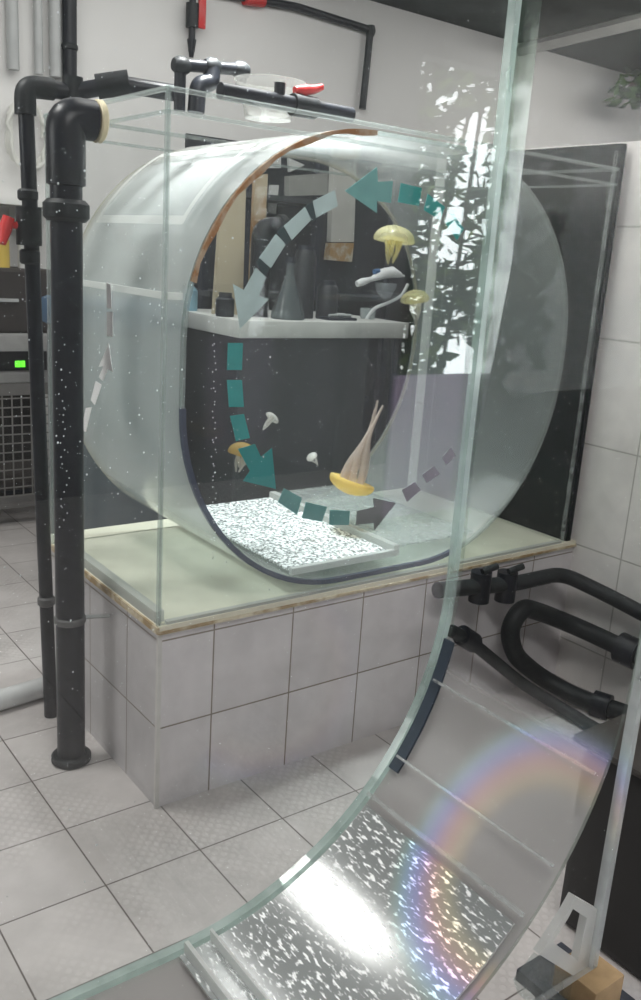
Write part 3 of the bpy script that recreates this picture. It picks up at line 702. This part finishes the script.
obj('dish', LA([(0, 0), (.035, 0), (.04, .05), (.036, .05), (.03, .006), (0, .006)], (c.x + .0, 1.50, bt)), clear('dish_glass', tint=(.85, .88, .88), haze=.3, refl=.8), t)
t = thing('tool_tray', 'shallow tray of pale tools on the bench left of the clamp device', 'tray', (c.x - .25, 1.42, bt))
obj('tray', B(c.x - .33, c.x - .17, 1.37, 1.47, bt, bt + .012), navy, t, smooth=False)
obj('tool', T([(c.x - .31, 1.40, bt + .02), (c.x - .20, 1.43, bt + .022)], [.005, .009], seg=8), wpl, t)
obj('tool', T([(c.x - .29, 1.43, bt + .02), (c.x - .19, 1.39, bt + .022)], [.004, .008], seg=8), grey_metal, t)

# ------------------------------------------------------------------ black board at the tank's right end
t = thing('black_board', 'tall black board standing between the far tank and the right wall', 'board', (1.61, .28, HP))
obj('board', B(1.600, 1.625, .0, .80, HP, 1.862, bev=.003), dark_board, t)
obj('edge_strip', B(1.5945, 1.600, .012, .024, HP, 1.84), frost_thin, t, smooth=False)

# ------------------------------------------------------------------ pipe loops at lower right
pf = -.075
t = thing('pipe_run', 'upper black pipe with two valves running along plinth and right wall', 'pipe', (1.4, pf, .40))
obj('pipe', T([(.90, pf, .49), (1.05, pf, .475), (1.25, pf, .452), (1.50, pf, .448), (1.585, -.20, .40), (1.59, -1.10, .30)], .026, seg=14, fil=.06), black_pipe_b, t)
for x, z in ((1.09, .475), (1.215, .455)):
    v = obj('valve_body', T([(x, pf, z - .055), (x, pf, z + .045)], .034, seg=14), black_pipe, t)
    obj('valve_handle', T([(x - .02, pf - .02, z + .055), (x + .035, pf - .03, z + .068)], .011, seg=10), black_pipe_b, v)
t = thing('pipe_loop', 'thick black U-shaped pipe loop lying against the plinth at right', 'pipe', (1.45, -.12, .03))
obj('pipe', T([(1.585, -.95, .20), (1.585, -.42, .235), (1.56, -.16, .255), (1.46, pf, .30), (1.31, pf, .36), (1.255, pf, .29), (1.30, pf, .185), (1.44, -.085, .075), (1.50, -.22, .035), (1.57, -.42, .035), (1.58, -.95, .035)], .032, seg=16, fil=.09), black_pipe_b, t)
obj('coupling', T([(1.585, -.36, .238), (1.577, -.29, .243)], .052, seg=18), black_pipe, t)
obj('coupling', T([(1.516, -.265, .035), (1.535, -.32, .035)], .046, seg=18), black_pipe, t)
t = thing('floor_pipe', 'thin black pipe sloping from the plinth down along the floor', 'pipe', (1.38, -.2, .02))
obj('pipe', T([(.98, pf, .34), (1.06, pf, .295), (1.36, pf, .065), (1.40, -.26, .025), (1.38, -.50, .024)], .021, seg=12, fil=.05), black_pipe_b, t)
obj('joint', T([(1.03, pf, .315), (1.09, pf, .275)], .034, seg=14), black_pipe, t)

# ------------------------------------------------------------------ near tank
NY, FY = -1.0, -1.33
XR, XL, ZB, RR = -.010, -1.372, .520, .47
up = [(XR, 2.10 - (2.10 - ZB - RR) * k / 16) for k in range(17)]
brc = [(XR - RR + RR * math.cos(-a), ZB + RR + RR * math.sin(-a)) for a in [PI / 2 * k / 28 for k in range(1, 29)]]
blc = [(XL + RR - RR * math.sin(a), ZB + RR - RR * math.cos(a)) for a in [PI / 2 * k / 20 for k in range(0, 21)]]
lf = [(XL, ZB + RR + (2.10 - ZB - RR) * k / 6) for k in range(1, 7)]
npath = up + brc + blc + lf
nt_ = thing('jellyfish_tank', 'large clear acrylic tank in the foreground with curved hazy bottom sheet', 'tank', (-.69, -1.16, ZB))
obj('curved_sheet', strip(npath, FY + .012, NY - .004, .008, inward=1, closed=False), [drum_clear, edge_grn], nt_)
bm = bmesh.new(); poly = [bm.verts.new((x, NY, z)) for x, z in npath]; bm.faces.new(poly)
e = bmesh.ops.extrude_face_region(bm, geom=list(bm.faces)); bmesh.ops.translate(bm, verts=[v for v in e['geom'] if isinstance(v, bmesh.types.BMVert)], vec=(0, .008, 0))
bmesh.ops.triangulate(bm, faces=[f for f in bm.faces if len(f.verts) > 4])
obj('back_panel', bm, mirror_panel, nt_, smooth=False)
npt = up + brc + blc[:16]
obj('cut_edge', flat_ring(npt, .0105, NY - .004, .014, inward=-1), edge_low, nt_, smooth=False, label='greenish thick cut edge following the curve')
upp = [(XR + .002, 2.10 - .05 * k) for k in range(20)]
obj('wall_edge', flat_ring(upp, [.036 * min(1, max(.12, (p[1] - 1.15) / .30)) for p in upp], NY - .004, .014, inward=1), edge_grn, nt_, smooth=False, label='broad greenish upright edge strip')
obj('front_panel', B(XL - .02, .004, FY, FY + .010, ZB, 2.10, edge_mi=1), [low_panel, edge_wht], nt_, smooth=False)
obj('corner_post', B(-.004, .007, FY + .0, FY + .014, ZB, 2.10), edge_wht, nt_, smooth=False, label='bright cut edge at the right corner')
# perforated screen and battens following the curve
def arcs(x_from, x_to):
    return [p for p in (brc + blc) if x_from <= p[0] <= x_to]
ins = [(XR - RR + (RR - .013) * math.cos(-a), ZB + RR + (RR - .013) * math.sin(-a)) for a in [PI / 2 * (.52 + .48 * k / 20) for k in range(21)]]
obj('perforated_screen', strip(ins, FY + .02, NY - .015, .004, inward=1, closed=False, uv=True), [screen_near, frost], nt_, label='bright perforated screen')
def nbat(a, w, h, mat):
    c = Vector((XR - RR + (RR - .012) * math.cos(-a), 0, ZB + RR + (RR - .012) * math.sin(-a)))
    tg = Vector((-math.sin(a), 0, -math.cos(a))); nn = Vector((-math.cos(a), 0, math.sin(a)))
    bm = bmesh.new(); pts = [c + tg * s * w / 2 + nn * k for s, k in ((-1, 0), (1, 0), (1, h), (-1, h))]
    poly_plate(bm, [p + Vector((0, FY + .015, 0)) for p in pts], (0, 1, 0), NY - FY - .03)
    obj('screen_batten', bm, mat, nt_, smooth=False)
gk = [(XR - RR + (RR - .009) * math.cos(-a), ZB + RR + (RR - .009) * math.sin(-a)) for a in [PI / 2 * (.13 + .30 * k / 16) for k in range(17)]]
obj('refracted_pipe_strip', strip(gk, NY - .026, NY - .006, .004, inward=1, closed=False), [solid('dark_blue_refraction', (.02, .035, .055), rough=.5)] * 2, nt_, label='dark blue strip inside the curved edge')  # added strip imitates a dark pipe refracted in the curved edge
nbat(PI / 2 * .985, .006, .02, frost); nbat(PI / 2 * .955, .008, .026, clear_panel); nbat(PI / 2 * .93, .004, .02, frost)
nbat(PI / 2 * .50, .006, .016, frost_thin); nbat(PI / 2 * .40, .004, .006, frost_thin); nbat(PI / 2 * .22, .004, .004, frost_thin)
# bracket at the lower right corner
BY = -1.322
def Q(u, v): return at(u, v, 1, BY)
bm = bmesh.new()
outer = [(566, 915), (576, 897), (602, 912), (588, 985), (540, 955)]; inner = [(569, 917), (573, 909), (587, 918), (578, 961), (553, 943)]
vo = [bm.verts.new(Q(*p)) for p in outer]; vi = [bm.verts.new(Q(*p)) for p in inner]
for i in range(5): bm.faces.new((vo[i], vo[(i + 1) % 5], vi[(i + 1) % 5], vi[i]))
ex = bmesh.ops.extrude_face_region(bm, geom=list(bm.faces)); bmesh.ops.translate(bm, verts=[v for v in ex['geom'] if isinstance(v, bmesh.types.BMVert)], vec=(0, .012, 0))
obj('corner_bracket', bm, frost, nt_, smooth=False)
bm = bmesh.new(); poly_plate(bm, [Q(541, 958), (Q(588, 987)), Q(578, 1000), Q(525, 1000), Q(520, 985)], (0, 1, 0), .012)
obj('bracket_plate', bm, edge_acr2, nt_, smooth=False)
# specks and droplets clinging to the back panel
bm = bmesh.new(); rnd = random.Random(11)
def drop(u, v, r):
    p = at(u, v, 1, NY + .0092)
    if p.x > -.03 or p.z < .60: return
    bmesh.ops.create_icosphere(bm, subdivisions=1, radius=r, matrix=Matrix.Translation(p) @ Matrix.Diagonal((1, .4, 1.15, 1)))
for k in range(380):
    u = rnd.random() ** 1.25 * 480; v = rnd.random() * 900
    if rnd.random() < .4: u = 40 + rnd.random() * 260; v = 60 + rnd.random() * 420
    drop(u, v, .0005 + .0008 * rnd.random() ** 3)
for k in range(46): drop(214 + rnd.gauss(0, 1.2), 300 + k * 5.8 + rnd.gauss(0, 3), .0008)
for k in range(22): drop(63 + rnd.gauss(0, 2.5), 380 + k * 7, .0008)
o = obj('water_droplets', bm, solid('droplet_white', (.75, .78, .80), rough=.15), nt_); o['kind'] = 'stuff'
# what it stands on
t = thing('tank_stand', 'black stand under the right end of the near tank', 'stand', (-.02, -1.2, 0))
obj('top_plate', B(-.05, .05, -1.37, -1.24, .455, .474), navy, t, smooth=False)
for y in (-1.33, -1.27): obj('leg', B(-.01, .03, y - .02, y + .02, 0, .455), navy, t, smooth=False)
o = obj('wooden_block', B(-.035, .030, -1.36, -1.29, .474, .5185, bev=.003), wood, pivot=(-.02, -1.3, .474)); setp(o, 'raw wooden block under the corner of the near tank', 'block')
t = thing('storage_tub', 'black tub on the floor right of the near tank', 'tub', (1.15, -1.3, 0))
obj('body', B(.585, 1.50, -1.75, -.86, 0, .46, bev=.03), solid('tub_black', (.008, .008, .008), rough=.6), t)
obj('lid', B(.57, 1.515, -1.765, -.845, .46, .48, bev=.01), solid('tub_brown', (.018, .014, .011), rough=.6), t)

# ------------------------------------------------------------------ greenery outside the open side behind the camera
def bush(name, label, cx, cy, rx, ry, z0, z1, nl, seed, mats, size=.075):
    rnd = random.Random(seed)
    t = thing(name, label, 'plant', (cx, cy, 0))
    bm = bmesh.new()
    for i in range(nl):
        a = rnd.random() * 2 * PI; rr = rnd.random() ** .5
        p = Vector((cx + rx * rr * math.cos(a), cy + ry * rr * math.sin(a), z0 + (z1 - z0) * rnd.random()))
        if math.sin(p.x * 9 + seed) + math.sin(p.z * 7.3 + p.x * 4) + math.sin(p.z * 3.1 - p.x * 6) < -.55 - max(0, p.z - 2.1) * (1.0 if z0 < 1 else 0): continue
        d = Vector((rnd.gauss(0, 1), rnd.gauss(0, 1), rnd.gauss(0, .7))).normalized(); s = size * (.6 + .8 * rnd.random())
        e = d.cross(Vector((rnd.random(), rnd.random(), rnd.random()))).normalized() * s * .42
        vs = [bm.verts.new(q) for q in (p - d * s, p + e, p + d * s, p - e)]
        bm.faces.new(vs).material_index = rnd.randrange(len(mats))
    obj('foliage', bm, mats, t, smooth=False)
    bm = bmesh.new()
    for k in range(5): tube(bm, [(cx + rx * .3 * math.cos(k), cy + ry * .3 * math.sin(k), 0 if z0 < 1.5 else z0), (cx + rx * .6 * math.cos(k * 2.1), cy + ry * .6 * math.sin(k * 2.1), z1 * .95)], .02, seg=6)
    obj('stem', bm, solid('bark', (.08, .06, .045), rough=.8), t)
lf1 = solid('leaf_green', (.06, .13, .03), rough=.45); lf2 = solid('leaf_dark', (.02, .05, .018), rough=.5); lf3 = solid('leaf_light', (.20, .30, .07), rough=.5)
bush('garden_bush', 'leafy garden bush outside behind the camera, seen only as a reflection', 4.15, -5.6, .85, .20, .05, 3.7, 4000, 21, [lf1, lf2, lf2, lf3], .085)
t = thing('lilac_screen', 'lilac screen outside behind the camera, seen only as a reflection', 'screen', (3.1, -3.72, 0))
obj('panel', B(2.25, 3.9, -3.735, -3.715, .06, .86), solid('lilac', (.82, .66, .98), rough=.7), t, smooth=False)
for x in (2.3, 3.85): obj('foot', B(x - .03, x + .03, -3.80, -3.65, 0, .06), grey_metal, t, smooth=False)
bush('reflected_foliage', 'dark green foliage hanging under the roof at upper right', 5.3, 2.5, .40, .3, 2.72, 3.0, 400, 23, [lf1, lf2], .06)  # added leaves stand for the garden's reflection at upper right

# ------------------------------------------------------------------ light
w = bpy.data.worlds.new('sky'); sc.world = w; w.use_nodes = True
bg = w.node_tree.nodes['Background']; bg.inputs['Color'].default_value = (.93, .97, 1.0, 1); bg.inputs['Strength'].default_value = 20.0
def area(name, loc, target, sx, sy, power, col=(1, 1, 1)):
    l = bpy.data.lights.new(name, 'AREA'); l.shape = 'RECTANGLE'; l.size = sx; l.size_y = sy; l.energy = power; l.color = col
    o = bpy.data.objects.new(name, l); COL.objects.link(o); o.location = loc
    o.rotation_euler = (Vector(target) - Vector(loc)).to_track_quat('-Z', 'Y').to_euler(); return o
area('ceiling_tube_light', (-.85, .75, 2.95), (-.85, .75, 0), .30, .60, 46, (1, .98, .95))
area('room_light', (.9, .6, 2.98), (.9, .6, 0), 1.4, 1.0, 40, (1, .98, .96))
area('back_light', (1.2, 2.1, 2.98), (1.2, 2.6, 0), 2.5, .5, 26, (1, .98, .95))
area('far_back_fill_light', (4.6, 1.6, 2.98), (4.6, 2.6, .8), 3.0, .8, 75, (1, .98, .95))  # added fill to lift the right part of the back wall
area('screen_fill_light', (.55, .30, 2.6), (.55, .32, .5), .4, .2, 27, (1, 1, 1)).data.spread = math.radians(50)  # added fill above the tank to brighten its bottom screen
area('lilac_fill_light', (3.0, -2.3, 2.7), (3.1, -3.7, .4), .5, .5, 130)  # added unseen lamp that only brightens the lilac panel
area('left_fill_light', (-2.4, .9, 2.1), (.1, .3, 1.1), .8, .8, 22, (1, .99, .97))  # added fill for the left side panel marks and drum highlights
area('aisle_fill_light', (-.3, -1.9, 2.98), (.8, 0, .3), 1.2, .6, 84, (1, .98, .96))  # added fill aimed at the plinth front and right wall
# added spot lamp throws a rainbow ring, standing for light split by the acrylic
l = bpy.data.lights.new('rainbow_spot', 'SPOT'); l.spot_size = math.radians(60); l.spot_blend = .1; l.shadow_soft_size = .004; l.energy = 120
o = bpy.data.objects.new('rainbow_spot', l); COL.objects.link(o)
tgt = Vector((-.085, -1.30, .640)); o.location = Vector((-.75, -1.25, 1.75))
o.rotation_euler = (tgt - o.location).to_track_quat('-Z', 'Y').to_euler()
l.use_nodes = True; nt = l.node_tree; nt.nodes.clear()
out = nt.nodes.new('ShaderNodeOutputLight'); em = nt.nodes.new('ShaderNodeEmission'); em.inputs['Strength'].default_value = 1.0
ge = nt.nodes.new('ShaderNodeNewGeometry')
axv = (o.location - tgt).normalized()
dt = nt.nodes.new('ShaderNodeVectorMath'); dt.operation = 'DOT_PRODUCT'; dt.inputs[1].default_value = axv
nt.links.new(ge.outputs['Incoming'], dt.inputs[0])
ab = nt.nodes.new('ShaderNodeMath'); ab.operation = 'ABSOLUTE'; nt.links.new(dt.outputs['Value'], ab.inputs[0])
ac = nt.nodes.new('ShaderNodeMath'); ac.operation = 'ARCCOSINE'; nt.links.new(ab.outputs[0], ac.inputs[0])
mr = nt.nodes.new('ShaderNodeMapRange'); mr.inputs['From Min'].default_value = 0; mr.inputs['From Max'].default_value = math.radians(9.5); nt.links.new(ac.outputs[0], mr.inputs['Value'])
cr = nt.nodes.new('ShaderNodeValToRGB'); els = cr.color_ramp.elements
stops = [(0, (0, 0, 0)), (.50, (0, 0, 0)), (.60, (.55, .40, .12)), (.68, (.75, .28, .16)), (.75, (.55, .16, .45)), (.82, (.22, .22, .95)), (.89, (.12, .40, .75)), (.95, (.05, .25, .2)), (1.0, (0, 0, 0))]
els[0].position = 0; els[0].color = (0, 0, 0, 1); els[1].position = 1.0; els[1].color = (0, 0, 0, 1)
for p, c in stops[1:-1]:
    e = els.new(p); e.color = c4([x * .85 for x in c])
nt.links.new(mr.outputs[0], cr.inputs['Fac']); nt.links.new(cr.outputs['Color'], em.inputs['Color']); nt.links.new(em.outputs[0], out.inputs['Surface'])
